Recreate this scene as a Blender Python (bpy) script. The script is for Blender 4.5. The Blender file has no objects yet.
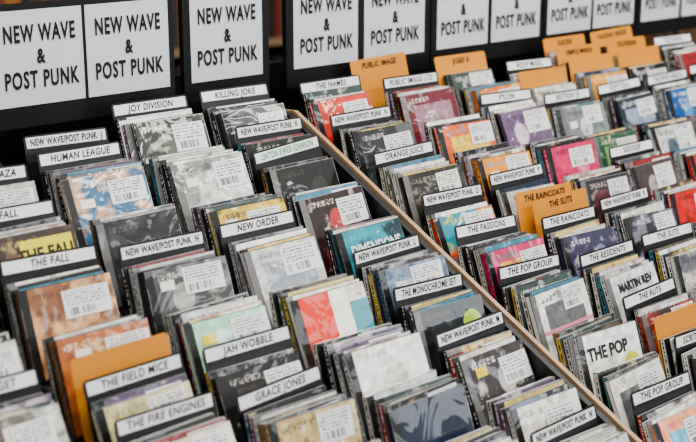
import bpy, math, random
from mathutils import Vector, Matrix
random.seed(11)
R=math.radians
T=R(26.08); CT,ST=math.cos(T),math.sin(T); D=1.17; CH=1.65
col=bpy.context.scene.collection
try: bpy.context.scene.view_settings.look='AgX - Medium High Contrast'
except Exception: pass

def srgb(c):
    if isinstance(c,str):
        c=[int(c[i:i+2],16)/255 for i in (0,2,4)]
    return tuple((x/12.92 if x<=.04045 else ((x+.055)/1.055)**2.4) for x in c)
def P(X,S,N=0.0):
    return Vector((X, S*CT-(N-D)*ST, S*ST+(N-D)*CT+CH))

# ---------------------------------------------------------------- materials
def newmat(name):
    m=bpy.data.materials.new(name); m.use_nodes=True
    nt=m.node_tree; b=nt.nodes['Principled BSDF']
    return m,nt,b
def flat(name,c,rough=.6,coat=0,noise=0.0,scale=40):
    m,nt,b=newmat(name); c=srgb(c)
    b.inputs['Base Color'].default_value=(*c,1); b.inputs['Roughness'].default_value=rough
    b.inputs['Coat Weight'].default_value=coat
    if noise:
        n=nt.nodes.new('ShaderNodeTexNoise'); n.inputs['Scale'].default_value=scale
        tc=nt.nodes.new('ShaderNodeTexCoord'); nt.links.new(tc.outputs['Object'],n.inputs['Vector'])
        r=nt.nodes.new('ShaderNodeValToRGB')
        r.color_ramp.elements[0].color=(*[x*(1-noise) for x in c],1); r.color_ramp.elements[1].color=(*[min(1,x*(1+noise)) for x in c],1)
        nt.links.new(n.outputs['Fac'],r.inputs['Fac']); nt.links.new(r.outputs['Color'],b.inputs['Base Color'])
    return m
def N_(nt,t,**k):
    n=nt.nodes.new(t)
    for a,v in k.items(): setattr(n,a,v)
    return n
def math_(nt,op,a,b=None,c=None):
    n=nt.nodes.new('ShaderNodeMath'); n.operation=op
    for i,v in enumerate((a,b,c)):
        if v is None: continue
        if isinstance(v,(int,float)): n.inputs[i].default_value=v
        else: nt.links.new(v,n.inputs[i])
    return n.outputs[0]
def mix_(nt,f,a,b):
    n=nt.nodes.new('ShaderNodeMix'); n.data_type='RGBA'
    if isinstance(f,(int,float)): n.inputs[0].default_value=f
    else: nt.links.new(f,n.inputs[0])
    for i,v in ((6,a),(7,b)):
        if isinstance(v,tuple): n.inputs[i].default_value=(*v,1) if len(v)==3 else v
        else: nt.links.new(v,n.inputs[i])
    return n.outputs[2]
def wrap_bump(nt,b,strength=.25,scale=14):
    tc=N_(nt,'ShaderNodeTexCoord')
    n=N_(nt,'ShaderNodeTexNoise'); n.inputs['Scale'].default_value=scale; n.inputs['Detail'].default_value=2; n.inputs['Distortion'].default_value=1.5
    nt.links.new(tc.outputs['Object'],n.inputs['Vector'])
    bp=N_(nt,'ShaderNodeBump'); bp.inputs['Strength'].default_value=strength; bp.inputs['Distance'].default_value=.01
    nt.links.new(n.outputs['Fac'],bp.inputs['Height'])
    nt.links.new(bp.outputs['Normal'],b.inputs['Coat Normal'])

# cover art
m_art,nt,b=newmat('cd_cover_art')
uv=N_(nt,'ShaderNodeUVMap'); uv.uv_map='UVMap'
a1=N_(nt,'ShaderNodeAttribute',attribute_name='c1'); a2=N_(nt,'ShaderNodeAttribute',attribute_name='c2'); a3=N_(nt,'ShaderNodeAttribute',attribute_name='c3')
seed=math_(nt,'MULTIPLY',a1.outputs['Alpha'],100.0)
def noise4(scale,det=2,dist=0.5,off=0):
    n=N_(nt,'ShaderNodeTexNoise',noise_dimensions='4D'); n.inputs['Scale'].default_value=scale
    n.inputs['Detail'].default_value=det; n.inputs['Distortion'].default_value=dist
    nt.links.new(uv.outputs[0],n.inputs['Vector']); nt.links.new(math_(nt,'ADD',seed,off),n.inputs['W'])
    return n.outputs['Fac']
def step(v,lo,hi):
    m=N_(nt,'ShaderNodeMapRange'); nt.links.new(v,m.inputs[0]); m.inputs[1].default_value=lo; m.inputs[2].default_value=hi
    return m.outputs[0]
sep=N_(nt,'ShaderNodeSeparateXYZ'); nt.links.new(uv.outputs[0],sep.inputs[0]); ux,uy=sep.outputs[0],sep.outputs[1]
A=lambda o,a,b=None:math_(nt,o,a,b)
wob=A('MULTIPLY',A('SUBTRACT',noise4(4,3,.4,7),.5),.35)
def ell(cx,cy,rx,ry):
    dx=A('DIVIDE',A('SUBTRACT',ux,cx),rx); dy=A('DIVIDE',A('SUBTRACT',uy,cy),ry)
    d=A('SQRT',A('ADD',A('MULTIPLY',dx,dx),A('MULTIPLY',dy,dy)))
    return step(A('ADD',d,wob),1.03,.97)
mode=A('FRACT',A('MULTIPLY',seed,7.31))
cxv=A('ADD',.32,A('MULTIPLY',A('FRACT',A('MULTIPLY',seed,3.7)),.36))
figure=A('MAXIMUM',ell(cxv,.62,.14,.18),ell(cxv,.06,.36,.42))
abstract=step(noise4(2.0,4,.8),.46,.54)
inx=A('MULTIPLY',A('GREATER_THAN',ux,.12),A('LESS_THAN',ux,.88)); iny=A('MULTIPLY',A('GREATER_THAN',uy,.12),A('LESS_THAN',uy,.82))
framed=A('MULTIPLY',A('MULTIPLY',inx,iny),step(noise4(3.2,5,.5,44),.30,.45))
isA=A('LESS_THAN',mode,.4); isB=A('GREATER_THAN',mode,.66)
isC=A('SUBTRACT',1,A('MAXIMUM',isA,isB))
f1=A('ADD',A('ADD',A('MULTIPLY',isA,figure),A('MULTIPLY',isB,framed)),A('MULTIPLY',isC,abstract))
c=mix_(nt,f1,a1.outputs['Color'],a2.outputs['Color'])
f2=step(noise4(5.5,5,.4,13.7),.57,.68)
c=mix_(nt,A('MULTIPLY',f2,.7),c,a3.outputs['Color'])
mv=step(noise4(8,8,.2,31),.25,.75)
hs=N_(nt,'ShaderNodeHueSaturation'); nt.links.new(c,hs.inputs['Color']); nt.links.new(A('ADD',A('MULTIPLY',mv,.75),.58),hs.inputs['Value']); hs.inputs['Saturation'].default_value=1.0
c=hs.outputs['Color']
wn=N_(nt,'ShaderNodeTexWhiteNoise',noise_dimensions='2D'); cb=N_(nt,'ShaderNodeCombineXYZ')
nt.links.new(A('FLOOR',A('MULTIPLY',ux,52)),cb.inputs[0]); nt.links.new(A('ADD',A('FLOOR',A('MULTIPLY',uy,56)),seed),cb.inputs[1])
nt.links.new(cb.outputs[0],wn.inputs['Vector'])
band=A('MULTIPLY',A('GREATER_THAN',uy,.86),A('LESS_THAN',uy,.935))
band=A('MULTIPLY',band,A('MULTIPLY',A('GREATER_THAN',ux,.06),A('LESS_THAN',ux,.46)))
band=A('MULTIPLY',band,A('GREATER_THAN',wn.outputs['Value'],.4))
band=A('MULTIPLY',band,A('MULTIPLY',A('GREATER_THAN',A('FRACT',A('MULTIPLY',ux,13)),.2),.8))
c=mix_(nt,band,c,a3.outputs['Color'])
nt.links.new(c,b.inputs['Base Color']); b.inputs['Roughness'].default_value=.45
b.inputs['Coat Weight'].default_value=1; b.inputs['Coat Roughness'].default_value=.04
wrap_bump(nt,b,.45,12)

m_col,nt,b=newmat('printed_paper_colour')
a1=N_(nt,'ShaderNodeAttribute',attribute_name='c1'); nt.links.new(a1.outputs['Color'],b.inputs['Base Color'])
b.inputs['Roughness'].default_value=.45; b.inputs['Coat Weight'].default_value=.8; b.inputs['Coat Roughness'].default_value=.06
wrap_bump(nt,b,.45,12)
m_spine,nt,b=newmat('cd_spine')
uv=N_(nt,'ShaderNodeUVMap'); uv.uv_map='UVMap'
a1=N_(nt,'ShaderNodeAttribute',attribute_name='c1'); a2=N_(nt,'ShaderNodeAttribute',attribute_name='c2')
sep=N_(nt,'ShaderNodeSeparateXYZ'); nt.links.new(uv.outputs[0],sep.inputs[0]); ux,uy=sep.outputs[0],sep.outputs[1]
wn=N_(nt,'ShaderNodeTexWhiteNoise',noise_dimensions='2D'); cb=N_(nt,'ShaderNodeCombineXYZ')
nt.links.new(math_(nt,'FLOOR',math_(nt,'MULTIPLY',uy,60)),cb.inputs[0]); nt.links.new(math_(nt,'MULTIPLY',a1.outputs['Alpha'],100),cb.inputs[1]); nt.links.new(cb.outputs[0],wn.inputs['Vector'])
t=math_(nt,'MULTIPLY',math_(nt,'GREATER_THAN',wn.outputs['Value'],.45),math_(nt,'MULTIPLY',math_(nt,'GREATER_THAN',ux,.35),math_(nt,'LESS_THAN',ux,.65)))
c=mix_(nt,t,a1.outputs['Color'],a2.outputs['Color'])
edge=math_(nt,'ADD',math_(nt,'LESS_THAN',ux,.14),math_(nt,'GREATER_THAN',ux,.86))
c=mix_(nt,edge,c,(.05,.05,.05))
nt.links.new(c,b.inputs['Base Color']); b.inputs['Roughness'].default_value=.25; b.inputs['Coat Weight'].default_value=.5
m_edge,nt,b=newmat('jewel_case_edge')
uv=N_(nt,'ShaderNodeUVMap'); uv.uv_map='UVMap'
sep=N_(nt,'ShaderNodeSeparateXYZ'); nt.links.new(uv.outputs[0],sep.inputs[0]); ux=sep.outputs[1]
a2=N_(nt,'ShaderNodeAttribute',attribute_name='c2')
r=N_(nt,'ShaderNodeValToRGB'); cr=r.color_ramp; cr.interpolation='CONSTANT'
cr.elements[0].position=0; cr.elements[0].color=(.05,.05,.05,1); cr.elements[1].position=.14; cr.elements[1].color=(.42,.43,.43,1)
for p_,v_ in ((.42,.12),(.5,.62),(.8,.2),(.88,.03)):
    e=cr.elements.new(p_); e.color=(v_,v_,v_,1)
nt.links.new(ux,r.inputs['Fac'])
c=mix_(nt,.4,r.outputs['Color'],a2.outputs['Color'])
nt.links.new(c,b.inputs['Base Color']); b.inputs['Roughness'].default_value=.15; b.inputs['Coat Weight'].default_value=.8
m_st,nt,b=newmat('price_sticker')
uv=N_(nt,'ShaderNodeUVMap'); uv.uv_map='UVMap'
a1=N_(nt,'ShaderNodeAttribute',attribute_name='c1')
sep=N_(nt,'ShaderNodeSeparateXYZ'); nt.links.new(uv.outputs[0],sep.inputs[0]); ux,uy=sep.outputs[0],sep.outputs[1]
def wn2(x,y):
    wn=N_(nt,'ShaderNodeTexWhiteNoise',noise_dimensions='2D'); cb=N_(nt,'ShaderNodeCombineXYZ')
    nt.links.new(x,cb.inputs[0]); nt.links.new(y,cb.inputs[1]); nt.links.new(cb.outputs[0],wn.inputs['Vector']); return wn.outputs['Value']
sd=math_(nt,'MULTIPLY',a1.outputs['Alpha'],100)
bar=math_(nt,'GREATER_THAN',wn2(math_(nt,'FLOOR',math_(nt,'MULTIPLY',ux,60)),sd),.5)
bar=math_(nt,'MULTIPLY',bar,math_(nt,'MULTIPLY',math_(nt,'GREATER_THAN',uy,.1),math_(nt,'LESS_THAN',uy,.36)))
bar=math_(nt,'MULTIPLY',bar,math_(nt,'MULTIPLY',math_(nt,'GREATER_THAN',ux,.1),math_(nt,'LESS_THAN',ux,.72)))
ly=math_(nt,'MULTIPLY',uy,9.0); line=math_(nt,'LESS_THAN',math_(nt,'FRACT',ly),.5)
tx=math_(nt,'GREATER_THAN',wn2(math_(nt,'FLOOR',math_(nt,'MULTIPLY',ux,34)),math_(nt,'ADD',math_(nt,'FLOOR',ly),sd)),.35)
tx=math_(nt,'MULTIPLY',math_(nt,'MULTIPLY',tx,line),math_(nt,'MULTIPLY',math_(nt,'GREATER_THAN',uy,.44),math_(nt,'LESS_THAN',uy,.93)))
tx=math_(nt,'MULTIPLY',tx,math_(nt,'MULTIPLY',math_(nt,'GREATER_THAN',ux,.06),math_(nt,'LESS_THAN',ux,.9)))
f=math_(nt,'MAXIMUM',math_(nt,'MULTIPLY',bar,.85),math_(nt,'MULTIPLY',tx,.75))
c=mix_(nt,f,srgb('dad9d8'),srgb('202020'))
nt.links.new(c,b.inputs['Base Color']); b.inputs['Roughness'].default_value=.5; b.inputs['Coat Weight'].default_value=.4; b.inputs['Coat Roughness'].default_value=.1

m_black=flat('black_laminate','0c0c0d',.5)
m_card=flat('black_divider_plastic','101011',.4)
m_strip=flat('white_label_strip','dddcdc',.6,0,.05,60)
m_orange=flat('orange_divider_card','c8842e',.55,0,.08,30)
m_ink=flat('marker_ink','0e0e12',.6)
m_ink_g=flat('green_marker_ink','2f8a5e',.6)
m_sheet=flat('sign_paper','cdd0d4',.5,.2,.03,20)
m_wood=flat('birch_plywood','9c8064',.5,.1,.22,25)
m_floor=flat('floor_vinyl','5a554e',.5,0,.1,6)
m_wall=flat('painted_wall','6b6358',.8,0,.06,4)
m_ceil=flat('ceiling_paint','d8d4cc',.9,0,.03,4)

# ---------------------------------------------------------------- mesh builder
class MB:
    def __init__(s,mats): s.v=[];s.f=[];s.m=[];s.uv=[];s.c=[[],[],[]];s.mats=mats
    def quad(s,p,mat,c1=(.5,.5,.5,0),c2=(.5,.5,.5,0),c3=(.5,.5,.5,0),uv=((0,0),(1,0),(1,1),(0,1))):
        i=len(s.v); s.v+= [tuple(x) for x in p]; s.f.append(tuple(range(i,i+len(p)))); s.m.append(s.mats.index(mat))
        if len(p)!=4: uv=[(0,0)]*len(p)
        s.uv+=list(uv)
        for k,cc in enumerate((c1,c2,c3)):
            cc=tuple(cc)+((0,) if len(cc)==3 else ())
            s.c[k]+= [cc]*len(p)
    def box(s,O,ax,up,f,w,h,t,mats,cs=((.5,)*4,)*3,spine=None):
        def q(x,y,z): return O+ax*(x*w)+up*(y*h)-f*(z*t)
        fr,sd,tp,bk,bt=mats
        s.quad([q(0,0,0),q(1,0,0),q(1,1,0),q(0,1,0)],fr,*cs)
        sc=spine or cs
        s.quad([q(0,0,1),q(0,0,0),q(0,1,0),q(0,1,1)],sd,*sc)
        s.quad([q(1,0,0),q(1,0,1),q(1,1,1),q(1,1,0)],sd,*sc,uv=((1,0),(0,0),(0,1),(1,1)))
        s.quad([q(0,1,0),q(1,1,0),q(1,1,1),q(0,1,1)],tp,*cs)
        s.quad([q(1,0,1),q(0,0,1),q(0,1,1),q(1,1,1)],bk,*cs)
        s.quad([q(0,0,1),q(1,0,1),q(1,0,0),q(0,0,0)],bt,*cs)
    def obj(s,name,parent=None):
        me=bpy.data.meshes.new(name); me.from_pydata(s.v,[],s.f)
        for m in s.mats: me.materials.append(m)
        me.polygons.foreach_set('material_index',s.m)
        ul=me.uv_layers.new(name='UVMap'); ul.data.foreach_set('uv',[x for u in s.uv for x in u])
        for k in range(3):
            at=me.color_attributes.new(name='c%d'%(k+1),type='FLOAT_COLOR',domain='CORNER')
            at.data.foreach_set('color',[x for c in s.c[k] for x in c])
        me.update(); o=bpy.data.objects.new(name,me); col.objects.link(o)
        if parent: o.parent=parent
        return o
def mbox(mb,lo,hi,mat):
    mb.box(Vector((lo[0],lo[1],lo[2])),Vector((1,0,0)),Vector((0,0,1)),Vector((0,-1,0)),hi[0]-lo[0],hi[2]-lo[2],hi[1]-lo[1],[mat]*5)
def frame(ax,up,f,loc):
    m=Matrix((ax,up,f)).transposed().to_4x4(); m.translation=loc; return m
def text(body,mtx,maxw,size,mat,parent,name,xs=1.0,bold=0.0,shear=0,space=1.0):
    c=bpy.data.curves.new('tmp','FONT'); c.body=body; c.size=size; c.align_x='CENTER'; c.align_y='CENTER'
    c.offset=bold; c.shear=shear; c.space_character=space; c.resolution_u=3; c.extrude=0.00005
    o=bpy.data.objects.new('tmp',c); col.objects.link(o)
    dg=bpy.context.evaluated_depsgraph_get(); dg.update()
    me=bpy.data.meshes.new_from_object(o.evaluated_get(dg)); bpy.data.objects.remove(o)
    xsv=[v.co.x for v in me.vertices]; w=max(xsv)-min(xsv) if xsv else 1
    s=maxw/w if w*xs>maxw else xs
    for v in me.vertices: v.co.x*=s
    me.materials.clear(); me.materials.append(mat); me.name=name
    t=bpy.data.objects.new(name,me); col.objects.link(t)
    t.matrix_world=mtx
    if parent: t.parent=parent
    return t

# ---------------------------------------------------------------- palette
PAL=[('2a2a2c','8a8a88','d8d4c8'),('c9c6bd','4a4a4a','a03028'),('1e2a3c','7a8aa0','d0c8b0'),('8a2a26','d8c8b0','1a1a1a'),
('d8d4c6','7a6a5a','2a2a2a'),('3a4a44','b8b8a0','d8d8d0'),('b8b4ac','3c4048','8a2a2a'),('20201e','6a5a48','c8b080'),
('c8b068','3a3028','902820'),('3a7a90','d8d8c8','20303a'),('101012','505050','e0e0e0'),('e0ddd4','b0a898','303030'),
('e4e2de','c0c0bc','3a3a3a'),('c8c6c0','e0dcd4','4a4a52'),('504058','b8a8b0','e0d8d0')]
SP=['d8d6d0','e0ddd6','c8c6c0','1a1a1a','222226','2c2c2c','101010','b0aca4','a83028','a87840','2a4a7a','6a7a5a','d0b858','7a4a6a','1e1e1e','b8b4ac','e4e2dc','4a8a9a','e4e2dc','e4e4e2','d0d0ce']
def C(h,a=None): return (*srgb(h),random.random() if a is None else a)

COLX={'Z':.655,'A':.84,'B':1.02,'C':1.20,'D':1.38,'E':1.595,'F':1.785,'G':1.965,'H':2.13,'I':2.31,'J':2.49,'K':2.67}
W_='w';O_='o'
G={
'Z':[(1.2,None,0,('2a2a2c','8a8a88','d8d4c8'),{}),(1.08,None,0,('c8c4bc','8a8078','3a3a3a'),{}),(.97,'FAD GADGET',W_,('c0bcb4','6a6058','303030'),{}),(.86,None,0,('c8c4bc','8a8078','3a3a3a'),{}),(.75,None,0,None,{})],
'A':[(1.36,'EYELESS IN GAZA',W_,('b8b4ac','5a5854','303030'),{}),(1.27,'FALL',W_,('3a2820','6a4a38','a89860'),{'nost':1,'d':[(.3,.5,.95,.92,'d6cc38')],'t':('THE FALL',.62,.74,.026,'2a2418')}),
 (1.16,'THE FALL',W_,('8a5a3a','d8a878','5a3020'),{}),(1.05,None,0,('b0683a','6a4a3a','d8c8a0'),{}),(.955,'',O_,None,{'n':0}),(.925,'THE FIELD MICE',W_,('c8c090','e8e0b8','8a8050'),{}),(.85,'THE FIRE ENGINES',W_,('e0d8c0','aab08a','c8c078'),{}),(.75,None,0,('d8d0b8','a89a80','6a5a4a'),{}),(.65,None,0,None,{})],
'B':[(1.415,'NEW WAVE/POST PUNK  J',W_,None,{'n':0,'roll':-2,'dx':-.012}),(1.375,'HUMAN LEAGUE',W_,('c8a07c','3a6a8c','e4cca8'),{}),
 (1.14,'NEW WAVE/POST PUNK  H',W_,('4a4c48','9a9c94','c8c8c0'),{}),(1.25,None,0,('222424','3a3a38','5a5a58'),{'n':3,'nost':1}),(1.03,None,0,('a8d8bc','c8e4d4','8ab8a0'),{}),
 (.92,'JAH WOBBLE',W_,('141414','3a3630','a8a498'),{}),(.83,'GRACE JONES',W_,('c8b078','e8e0c8','2a2420'),{}),(.72,None,0,('d8d4c8','8a8a88','404040'),{}),(.62,None,0,None,{})],
'C':[(1.47,'JOY DIVISION',W_,('2e342c','5a6050','d8d8cc'),{}),(1.365,None,0,('8c8c88','d0d0ca','4a4a48'),{}),(1.235,None,0,('d0b048','8a7a40','2a2a20'),{'n':4}),
 (1.14,'NEW ORDER',W_,('c4c4c0','9aa0a8','6a6e74'),{}),(1.02,None,0,('e4ddd0','d8d0c4','3a7a80'),{'d':[(0,0,.45,1,'dc4028'),(.72,.0,1,.8,'2a8894'),(.45,.0,.72,1,'ece6da')]}),
 (.905,None,0,('e4e2da','d0ccbc','aaaaa8'),{}),(.79,None,0,('182438','202e44','2a3a54'),{}),(.68,None,0,('e0ded8','9a9a98','b8b8b4'),{}),(.57,None,0,('3a3c3a','8a8c84','c8c4b8'),{}),(.47,None,0,None,{})],
'D':[(1.47,'KILLING JOKE',W_,('5a5a58','b4b4b0','2a2a2a'),{}),(1.36,'NEW WAVE/POST PUNK  K',W_,('1c201e','3a3e38','b8b8b0'),{}),(1.29,'LINTON KWESI JOHNSON',W_,('121412','2a302a','3a402a'),{'ink':1,'roll':4,'nost':1}),
 (1.215,None,0,('2a1618','b03a34','d8c8b8'),{}),(1.12,None,0,('143840','2a8a98','4ab0b8'),{'nost':1,'t':('DIMENSIONS',.5,.72,.026,'d8e0e0')}),
 (1.02,'NEW WAVE/POST PUNK  L',W_,('5a7088','c8ccd0','3a4458'),{}),(.92,'THE MONOCHROME SET',W_,('1c1e20','2c3032','4a4c48'),{'nost':1,'dot':(.78,.72,.019,'a4c838')}),
 (.82,'NEW WAVE/POST PUNK  M',W_,('3a3634','a8a49c','d8d4cc'),{}),(.715,None,0,('dcd8cc','c8c088','7a7a70'),{}),(.61,'NEW WAVE/POST PUNK  N',W_,('d8d8d4','5a4a3a','2a2a2a'),{}),(.5,None,0,None,{})],
'E':[(1.455,'THE NAMES',W_,('c83828','2a2c3c','e07840'),{}),(1.35,'NEW WAVE/POST PUNK  N',W_,('2a2c2e','5a5c5e','b8b8b4'),{}),(1.23,'ORANGE JUICE',W_,('22201a','3a3628','8a8474'),{}),
 (1.10,'NEW WAVE/POST PUNK  O',W_,('d05030','2a8a9c','e0c848'),{}),(1.01,'THE PASSIONS',W_,('c82a60','e0b840','1e7a6a'),{}),(.90,'THE POP GROUP',W_,('e4e2de','6a6a6a','3a3a3a'),{'d':[(.0,.45,1,.5,'d8889a')]}),
 (.785,None,0,('e6e4de','e0dcd4','d0cec8'),{'nost':1,'t':('THE POP',.40,.74,.028,'1a1a1a'),'dot':(.8,.5,.018,'c8c23a')}),(.69,None,0,('e0ded6','6a6a6a','9a9a96'),{}),(.60,'THE POP GROUP',W_,('e8a070','5aa8c8','d84068'),{}),(.5,None,0,('e0ddd4','b04a40','303030'),{}),(.41,None,0,None,{})],
'F':[(1.485,'PUBLIC IMAGE',O_,None,{'n':0,'dx':-.03}),(1.43,'PUBLIC IMAGE LTD',W_,('6a1a28','a07884','c8c8c0'),{}),(1.32,None,0,('d86028','e0b840','2a8aa0'),{}),(1.225,None,0,('e89028','e8cc38','2a9ab0'),{}),
 (1.115,'NEW WAVE/POST PUNK  P',W_,('b8b8b4','4a4a4a','8a3a34'),{}),(1.04,'THE RAINCOATS',O_,None,{'n':0}),(1.015,'THE SLITS',O_,None,{'n':0,'dx':.02}),(.98,'THE RAINCOATS',W_,('36324e','7a7890','c8c0c8'),{}),
 (.88,'THE RESIDENTS',W_,('d8d8d6','b4b8bc','8a8a8a'),{'nost':1,'t':('MARTIN REV',.5,.82,.02,'1a1a1a')}),(.77,'THE RUTS',W_,('a83830','3a3434','d8ccb8'),{}),(.70,'',O_,None,{'n':1}),(.66,'SCRITTI POLITTI',W_,('5a5248','8a7a60','c8b890'),{}),(.56,None,0,('d8d8d0','8a94a0','4a4a4a'),{}),(.46,None,0,None,{})],
'G':[(1.46,'JOSEF K',O_,None,{'n':1}),(1.41,None,0,('d87a30','3a2a20','e0d0a0'),{'n':4}),(1.33,'PYLON',W_,('6a5270','c8bcc8','3a2a40'),{}),(1.21,None,0,('d02a5c','e07898','5a1a38'),{}),(1.10,None,0,('2a2428','5a2a2c','b8a8a0'),{}),
 (.99,'NEW WAVE/POST PUNK  R',W_,('2c2a34','7a7884','c8c8d0'),{}),(.88,'THE SLITS',W_,('c8c4bc','6a6a70','3a3a3a'),{}),(.77,None,0,('403a38','8a3028','c8c0b8'),{}),(.66,None,0,None,{})],
'H':[(1.42,'ROXY MUSIC',W_,('8a7a68','c8c0b0','3a3430'),{}),(1.37,'',O_,None,{'n':2}),(1.30,'SECTION 25',W_,('7a8080','c8ccc8','3a3e40'),{}),(1.20,None,0,('2a5a38','8aaa78','c8c8a8'),{}),(1.11,'SIOUXSIE',W_,('4a3c3c','a89c98','3a3434'),{}),(1.01,None,0,('c82c24','d85444','2a1a18'),{}),(.91,None,0,('8a2a26','3a1a1a','c8b8b0'),{}),(.8,None,0,None,{})],
'I':[(1.47,'SUICIDE',O_,None,{'n':1}),(1.43,'SIMPLE MINDS',O_,None,{'n':2}),(1.385,'',O_,('d89a40','8a5a28','e0c880'),{'n':3}),(1.30,'SOFT CELL',W_,('2a3440','8a98a8','d0d4d4'),{}),(1.20,None,0,('c4c4be','4a5a6a','2a2a2a'),{}),(1.10,None,0,('c83830','d8d0c8','3a3a3a'),{}),(1.0,None,0,None,{})],
'J':[(1.47,'TALKING HEADS',O_,None,{'n':1}),(1.43,'TELEVISION',O_,None,{'n':2}),(1.385,'',O_,None,{'n':2}),(1.30,'TALKING HEADS',W_,('1a5494','4a88bc','d8e0e0'),{}),(1.19,None,0,('c83c2c','d8d4cc','2a2a2a'),{}),(1.09,None,0,None,{})],
'K':[(1.43,'TELEVISION',W_,('9a2828','c8c0b8','2a2a2a'),{}),(1.31,'WIRE',W_,('b8b8b4','5a5a5a','8a2a2a'),{}),(1.2,None,0,None,{}),(1.1,None,0,None,{})],
}
# ---------------------------------------------------------------- racks
def sheared(mb,x0,x1,S0,S1,n0,n1,mat):
    a=[P(x,S,n) for x in (x0,x1) for S in (S0,S1) for n in (n0,n1)]
    g=lambda i,j,k:a[i*4+j*2+k]
    for q in ([g(0,0,0),g(1,0,0),g(1,0,1),g(0,0,1)],[g(0,1,0),g(0,0,0),g(0,0,1),g(0,1,1)],[g(1,0,0),g(1,1,0),g(1,1,1),g(1,0,1)],
              [g(0,0,1),g(1,0,1),g(1,1,1),g(0,1,1)],[g(1,1,0),g(0,1,0),g(0,1,1),g(1,1,1)],[g(0,1,0),g(1,1,0),g(1,0,0),g(0,0,0)]): mb.quad(q,mat)
def rack(x0,x1,cols,cheeks):
    mb=MB([m_black,m_wood])
    S0,S1=.34,1.56
    sheared(mb,x0,x1,S0,S1,-.30,-.275,m_black)
    pb=P(0,S1,-.28); pf=P(0,S0,-.28)
    mbox(mb,(x0,pb.y-.02,0.10),(x1,pb.y,1.255),m_black)
    mbox(mb,(x0,pf.y,0.10),(x1,pf.y+.02,pf.z+.09),m_black)
    mbox(mb,(x0,pf.y,0.10),(x1,pb.y,0.14),m_black)
    mbox(mb,(x0+.03,pf.y+.06,0.0),(x1-.03,pb.y-.04,0.10),m_black)
    for x,th,mt,dn in cheeks:
        a,b_=P(0,S0+.02,dn),P(0,1.40,dn)
        pts=[(a.y,.1),(pb.y,.1),(pb.y,b_.z-.02),(b_.y,b_.z),(a.y,a.z)]
        L=[Vector((x,y,z)) for y,z in pts]; Rr=[Vector((x+th,y,z)) for y,z in pts]
        mb.quad(L[::-1],mt); mb.quad(Rr,mt)
        for k in range(5):
            j=(k+1)%5; mb.quad([L[k],L[j],Rr[j],Rr[k]],mt)
    xs=[COLX[c] for c in cols]
    for a,b_ in zip(xs,xs[1:]):
        m=(a+b_)/2; sheared(mb,m-.003,m+.003,S0+.03,1.47,-.28,-.06,m_black)
    for c in cols:
        L=sorted(G[c],key=lambda g:-g[0])
        for k,g in enumerate(L):
            nxt=L[k+1][0] if k+1<len(L) else g[0]-.1
            b_=R(19); top=P(COLX[c],g[0],0); y1=top.y-.14*math.sin(b_)+.012; z=top.z-.14*math.cos(b_)-.0005
            y0=y1-(g[0]-nxt)*CT
            mbox(mb,(COLX[c]-.074,y0,z-.09),(COLX[c]+.074,y1,z),m_black)
    return mb.obj('cd_display_rack')
cl=['Z','A','B','C','D']; crr=['E','F','G','H','I','J','K']
rackL=rack(.555,1.466,cl,[(.555,.018,m_wood,-.01),(1.455,.010,m_black,-.007)]); rackR=rack(1.469,2.78,crr,[(1.4695,.0085,m_wood,-.003),(2.762,.018,m_wood,-.01)])

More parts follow.
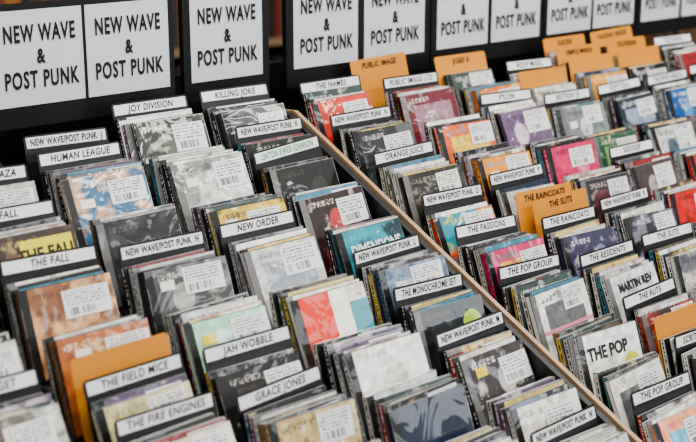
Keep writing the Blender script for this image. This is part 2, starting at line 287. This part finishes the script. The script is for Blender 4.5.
# ---------------------------------------------------------------- CDs + dividers
AX=Vector((1,0,0))
def vec(b): return Vector((0,math.sin(b),math.cos(b))),Vector((0,-math.cos(b),math.sin(b)))
MATS=[m_art,m_spine,m_edge,m_st,m_col,m_black]
def disc_mesh(mb,cx,yb,zb,b,pal,front,ex):
    up,f=vec(b); ang=random.uniform(-.055,.055); M=Matrix.Rotation(ang,3,'Z')
    if front: M=M@Matrix.Rotation(R(random.uniform(-1.5,1.5)),3,f)
    ax=M@AX; up=M@up; f=M@f
    h=.125; w=.142; t=.0102
    if random.random()<.12: h=.128; w=.140; t=.008
    O=Vector((cx,yb,zb))-ax*(w/2+random.uniform(-.007,.007))
    if front: O+=up*.0015
    if random.random()<.15: O+=up*random.uniform(0,.006)
    spc=C(random.choice(SP)); inv=C('1a1a1a') if sum(spc[:3])>.6 else C('e0e0e0')
    if front: spc=C(pal[0])
    c1,c2,c3=C(pal[0]),C(pal[1]),C(pal[2])
    g=C(random.choice(['c8c8c4','b8b8b4','6a6a68','3a3a3a','d8d6d0','1a1a1a','1a1a1a']))
    mb.box(O,ax,up,f,w,h,t,[m_edge,m_spine,m_edge,m_edge,m_edge],(g,g,g),spine=(spc,inv,inv))
    def q(x0,y0,x1,y1,e): return [O+ax*x+up*y+f*e for x,y in ((x0,y0),(x1,y0),(x1,y1),(x0,y1))]
    hinge=.013 if t>.009 else .0
    if hinge: mb.quad(q(0.0005,.0005,hinge,h-.0005,.0002),m_col,C(random.choice(['101010','1a1a1a','6a6a68'])))
    mb.quad(q(hinge,.001,w-.001,h-.001,.0003),m_art,c1,c2,c3)
    aw=w-.001-hinge; ah=h-.002
    if front:
        for (u0,v0,u1,v1,cc) in ex.get('d',()):
            mb.quad(q(hinge+u0*aw,.001+v0*ah,hinge+u1*aw,.001+v1*ah,.0006),m_col,C(cc))
        if 'dot' in ex:
            u,v,r,cc=ex['dot']; ctr=O+ax*(hinge+u*aw)+up*(v*ah)+f*.0009
            mb.quad([ctr+ax*r*math.cos(k*math.pi/12)+up*r*math.sin(k*math.pi/12) for k in range(24)],m_col,C(cc))
    if not ex.get('nost') and random.random()<.92:
        sw=random.uniform(.054,.072); sh=random.uniform(.034,.048); sx=w-sw-random.uniform(.002,.014); sy=h-sh-random.uniform(.003,.016)
        mb.quad(q(sx,sy,sx+sw,sy+sh,.0011),m_st,(.5,.5,.5,random.random()))
        if front and random.random()<.25:
            x0=.016+random.uniform(0,.01); y0=h-.03-random.uniform(0,.02); cc=C(random.choice(['d8c030','e0ddd4','c83028','e0ddd4']))
            mb.quad(q(x0,y0,x0+.024,y0+.014,.0011),m_col,cc)
    if front and 't' in ex:
        s,u,v,sz,cc=ex['t']
        return (s,frame(ax,up,f,O+ax*(hinge+u*aw)+up*(v*ah)+f*.0013),sz,cc)
inkcache={}
for cname,lst in G.items():
    x=COLX[cname]; L=sorted(lst,key=lambda g:-g[0]); mb=MB(MATS); texts=[]
    for k,(S,label,style,pal,ex) in enumerate(L):
        nxt=L[k+1][0] if k+1<len(L) else S-.1
        b=R(16.5+random.uniform(-3,2.5)); up,f=vec(b)
        top=P(x,S,0)+Vector((ex.get('dx',0)+random.uniform(-.005,.005),0,0))
        zb=top.z-.14*math.cos(R(19))
        Lc=(top.z-zb)/math.cos(b); base=top-up*Lc
        if style:
            cm=MB([m_card,m_strip,m_orange])
            mat=m_orange if style==O_ else m_card
            w=.15; hh=Lc+.0115
            if style==O_: hh+=.008
            roll=R(ex.get('roll',random.uniform(-2,2))); M=Matrix.Rotation(roll,3,f)@Matrix.Rotation(R(random.uniform(-2,2)),3,'Z')
            ca,cu,cf=M@AX,M@up,M@f
            O=base-ca*(w/2)+cu*(abs(math.sin(roll))*w/2); th=.0012
            out=[(0,0),(w,0),(w,hh-.004),(w-.004,hh),(.004,hh),(0,hh-.004)]
            fr=[O+ca*a+cu*c_ for a,c_ in out]; bk=[p-cf*th for p in fr]
            cm.quad(fr,mat); cm.quad(bk[::-1],mat)
            for i in range(6):
                j=(i+1)%6; cm.quad([fr[j],fr[i],bk[i],bk[j]],mat)
            if style==W_:
                a0,a1_,h0,h1=.004,w-.004,Lc-.0085,Lc+.0085
                cm.quad([O+ca*a+cu*c_+cf*.0004 for a,c_ in ((a0,h0),(a1_,h0),(a1_,h1),(a0,h1))],m_strip)
            co=cm.obj('divider_card')
            if label:
                ink=m_ink_g if ex.get('ink') else m_ink
                printed='NEW WAVE' in label
                text(label,frame(ca,cu,cf,O+ca*(w/2)+cu*(Lc-.0003 if style==W_ else Lc+.006)+cf*.0007),.128 if printed else .118,.0145 if printed else .0155,ink,co,'lettering',xs=.72 if printed else .85,bold=.0004 if printed else .0003,shear=0 if printed else .15,space=1.1)
        n=ex.get('n'); avail=(S-nxt)*CT
        if n is None:
            n=int((avail-.038)/.0117)-random.choice([0,0,1,1]); n=max(2,min(9,n))
        spread=random.uniform(.4,1.0)*min(.022,max(0,avail-.024-n*.0117))   # bottoms slide forward, so the front cases lean further back
        for i in range(n):
            fr_=((i+1)/max(n,1))**1.6
            y=base.y-.003-(i+.9)*.0117-spread*fr_
            bi=b+math.atan(spread*fr_/.12)
            p_=pal if (i==n-1 and pal) else random.choice(PAL)
            r_=disc_mesh(mb,x,y,zb,bi+R(random.uniform(-.5,.5)),p_,i==n-1,ex)
            if r_: texts.append(r_)
    o=mb.obj('cd_row')
    for (s,mt,sz,cc) in texts:
        key='print_'+cc
        if key not in inkcache: inkcache[key]=flat(key,cc,.5)
        text(s,mt,.11,sz,inkcache[key],o,'cover_title',xs=.85,bold=.0008)

# ---------------------------------------------------------------- header signs
YS=1.17*ST+1.52*CT
zb,zt=CH-.385,CH-.232
SX,SZ=Vector((1,0,0)),Vector((0,0,1))
DX=.011
def panel(x0,x1,sheets):
    x0+=DX;x1+=DX; sheets=[(a+DX,b_+DX) for a,b_ in sheets]
    e=MB([m_black,m_sheet])
    mbox(e,(x0,YS,zb-.035),(x1,YS+.012,zt+.010),m_black)
    for (a,b_) in sheets:
        e.quad([Vector(p) for p in ((a,YS-.001,zb),(b_,YS-.001,zb),(b_,YS-.001,zt),(a,YS-.001,zt))],m_sheet)
    o=e.obj('genre_sign')
    for (a,b_) in sheets:
        cx=(a+b_)/2; cz=(zb+zt)/2
        for body,dz,sz,mw in (('NEW WAVE',.038,.038,.128),('&',.001,.032,.04),('POST PUNK',-.036,.038,.134)):
            text(body,frame(SX,SZ,Vector((0,-1,0)),Vector((cx,YS-.002,cz+dz))),mw,sz,m_ink,o,'lettering',xs=.7,bold=.0010,space=1.14)
panel(.93,1.277,[(.940,1.097),(1.103,1.266)])
panel(1.297,1.488,[(1.312,1.472)])
panel(1.53,1.912,[(1.547,1.71),(1.727,1.895)])
panel(1.916,2.272,[(1.932,2.088),(2.100,2.26)])
panel(2.276,2.624,[(2.288,2.444),(2.454,2.61)])
panel(2.628,3.0,[(2.642,2.80),(2.812,2.98)])

# ---------------------------------------------------------------- room
def room_box(name,lo,hi,mat):
    mb=MB([mat]); mbox(mb,lo,hi,mat); return mb.obj(name)
room_box('floor',(-3,-3,-.05),(8,6,0),m_floor)
room_box('wall_back',(-3,6,0),(8,6.1,3.2),m_wall)
room_box('wall_right',(8,-3,0),(8.1,6,3.2),m_wall)
room_box('ceiling',(-3,-3,3.2),(8,6,3.25),m_ceil)
mb=MB([m_wood,m_col])
for z in (.1,.5,.9,1.3,1.7,2.1,2.5):
    mbox(mb,(.2,4.2,z),(7.6,4.55,z+.03),m_wood)
for x in [.2+i*.74 for i in range(11)]:
    mbox(mb,(x,4.2,.0),(x+.03,4.55,2.53),m_wood)
for z in (.13,.53,.93,1.33,1.73,2.13):
    x=.24
    while x<7.55:
        w=random.uniform(.02,.07); h=random.uniform(.26,.33)
        if int((x-.2)/.74)==int((x+w-.2)/.74):
            c_=C(random.choice(['7a5a3a','a89070','3a2a22','8a3a2a','c8bca8','2a2a30','4a5a5a','b87838','4a4038']))
            mb.box(Vector((x,4.22,z)),AX,Vector((0,0,1)),Vector((0,-1,0)),w-.003,h,.28,[m_col]*5,(c_,c_,c_))
        x+=w
mb.obj('record_shelf')

# ---------------------------------------------------------------- lights
def area(x,y,z,sx,sy,e,c=(1,.985,.965),rot=(0,0,0),name='ceiling_lamp'):
    l=bpy.data.lights.new(name,'AREA'); l.shape='RECTANGLE'; l.size=sx; l.size_y=sy; l.energy=e; l.color=c
    o=bpy.data.objects.new(name,l); col.objects.link(o); o.location=(x,y,z); o.rotation_euler=rot
    return o
area(.6,1.0,3.1,1.8,.5,62); area(3.0,1.0,3.1,1.8,.5,66); area(1.6,-.8,3.1,2.2,.5,55); area(4.2,-.8,3.1,2,.5,45); area(3.5,3.0,3.1,2,.5,8)
gl=area(4.2,-2.6,2.0,1.6,1.2,26,(.93,.96,1),name='added_gloss_light')  # no actual window: area light added to put reflections on the CD wrap
gl.rotation_euler=(Vector((1.8,1.3,1.1))-Vector((4.2,-2.6,2.0))).to_track_quat('-Z','Y').to_euler()
w=bpy.data.worlds.new('shop_ambient'); bpy.context.scene.world=w; w.use_nodes=True
w.node_tree.nodes['Background'].inputs[0].default_value=(.82,.87,.95,1); w.node_tree.nodes['Background'].inputs[1].default_value=.36

# ---------------------------------------------------------------- camera
cd=bpy.data.cameras.new('camera'); co=bpy.data.objects.new('camera',cd); col.objects.link(co); bpy.context.scene.camera=co
ya,pi_=R(42.06),R(15.62)
fw=Vector((math.sin(ya)*math.cos(pi_),math.cos(ya)*math.cos(pi_),-math.sin(pi_))); r_=Vector((math.cos(ya),-math.sin(ya),0)); u_=r_.cross(fw)
M=Matrix((r_,u_,-fw)).transposed().to_4x4(); M.translation=(0,0,CH); co.matrix_world=M
cd.sensor_width=36; cd.lens=1300/696*36; cd.clip_start=.05
cd.dof.use_dof=True; cd.dof.focus_distance=2.15; cd.dof.aperture_fstop=3.8
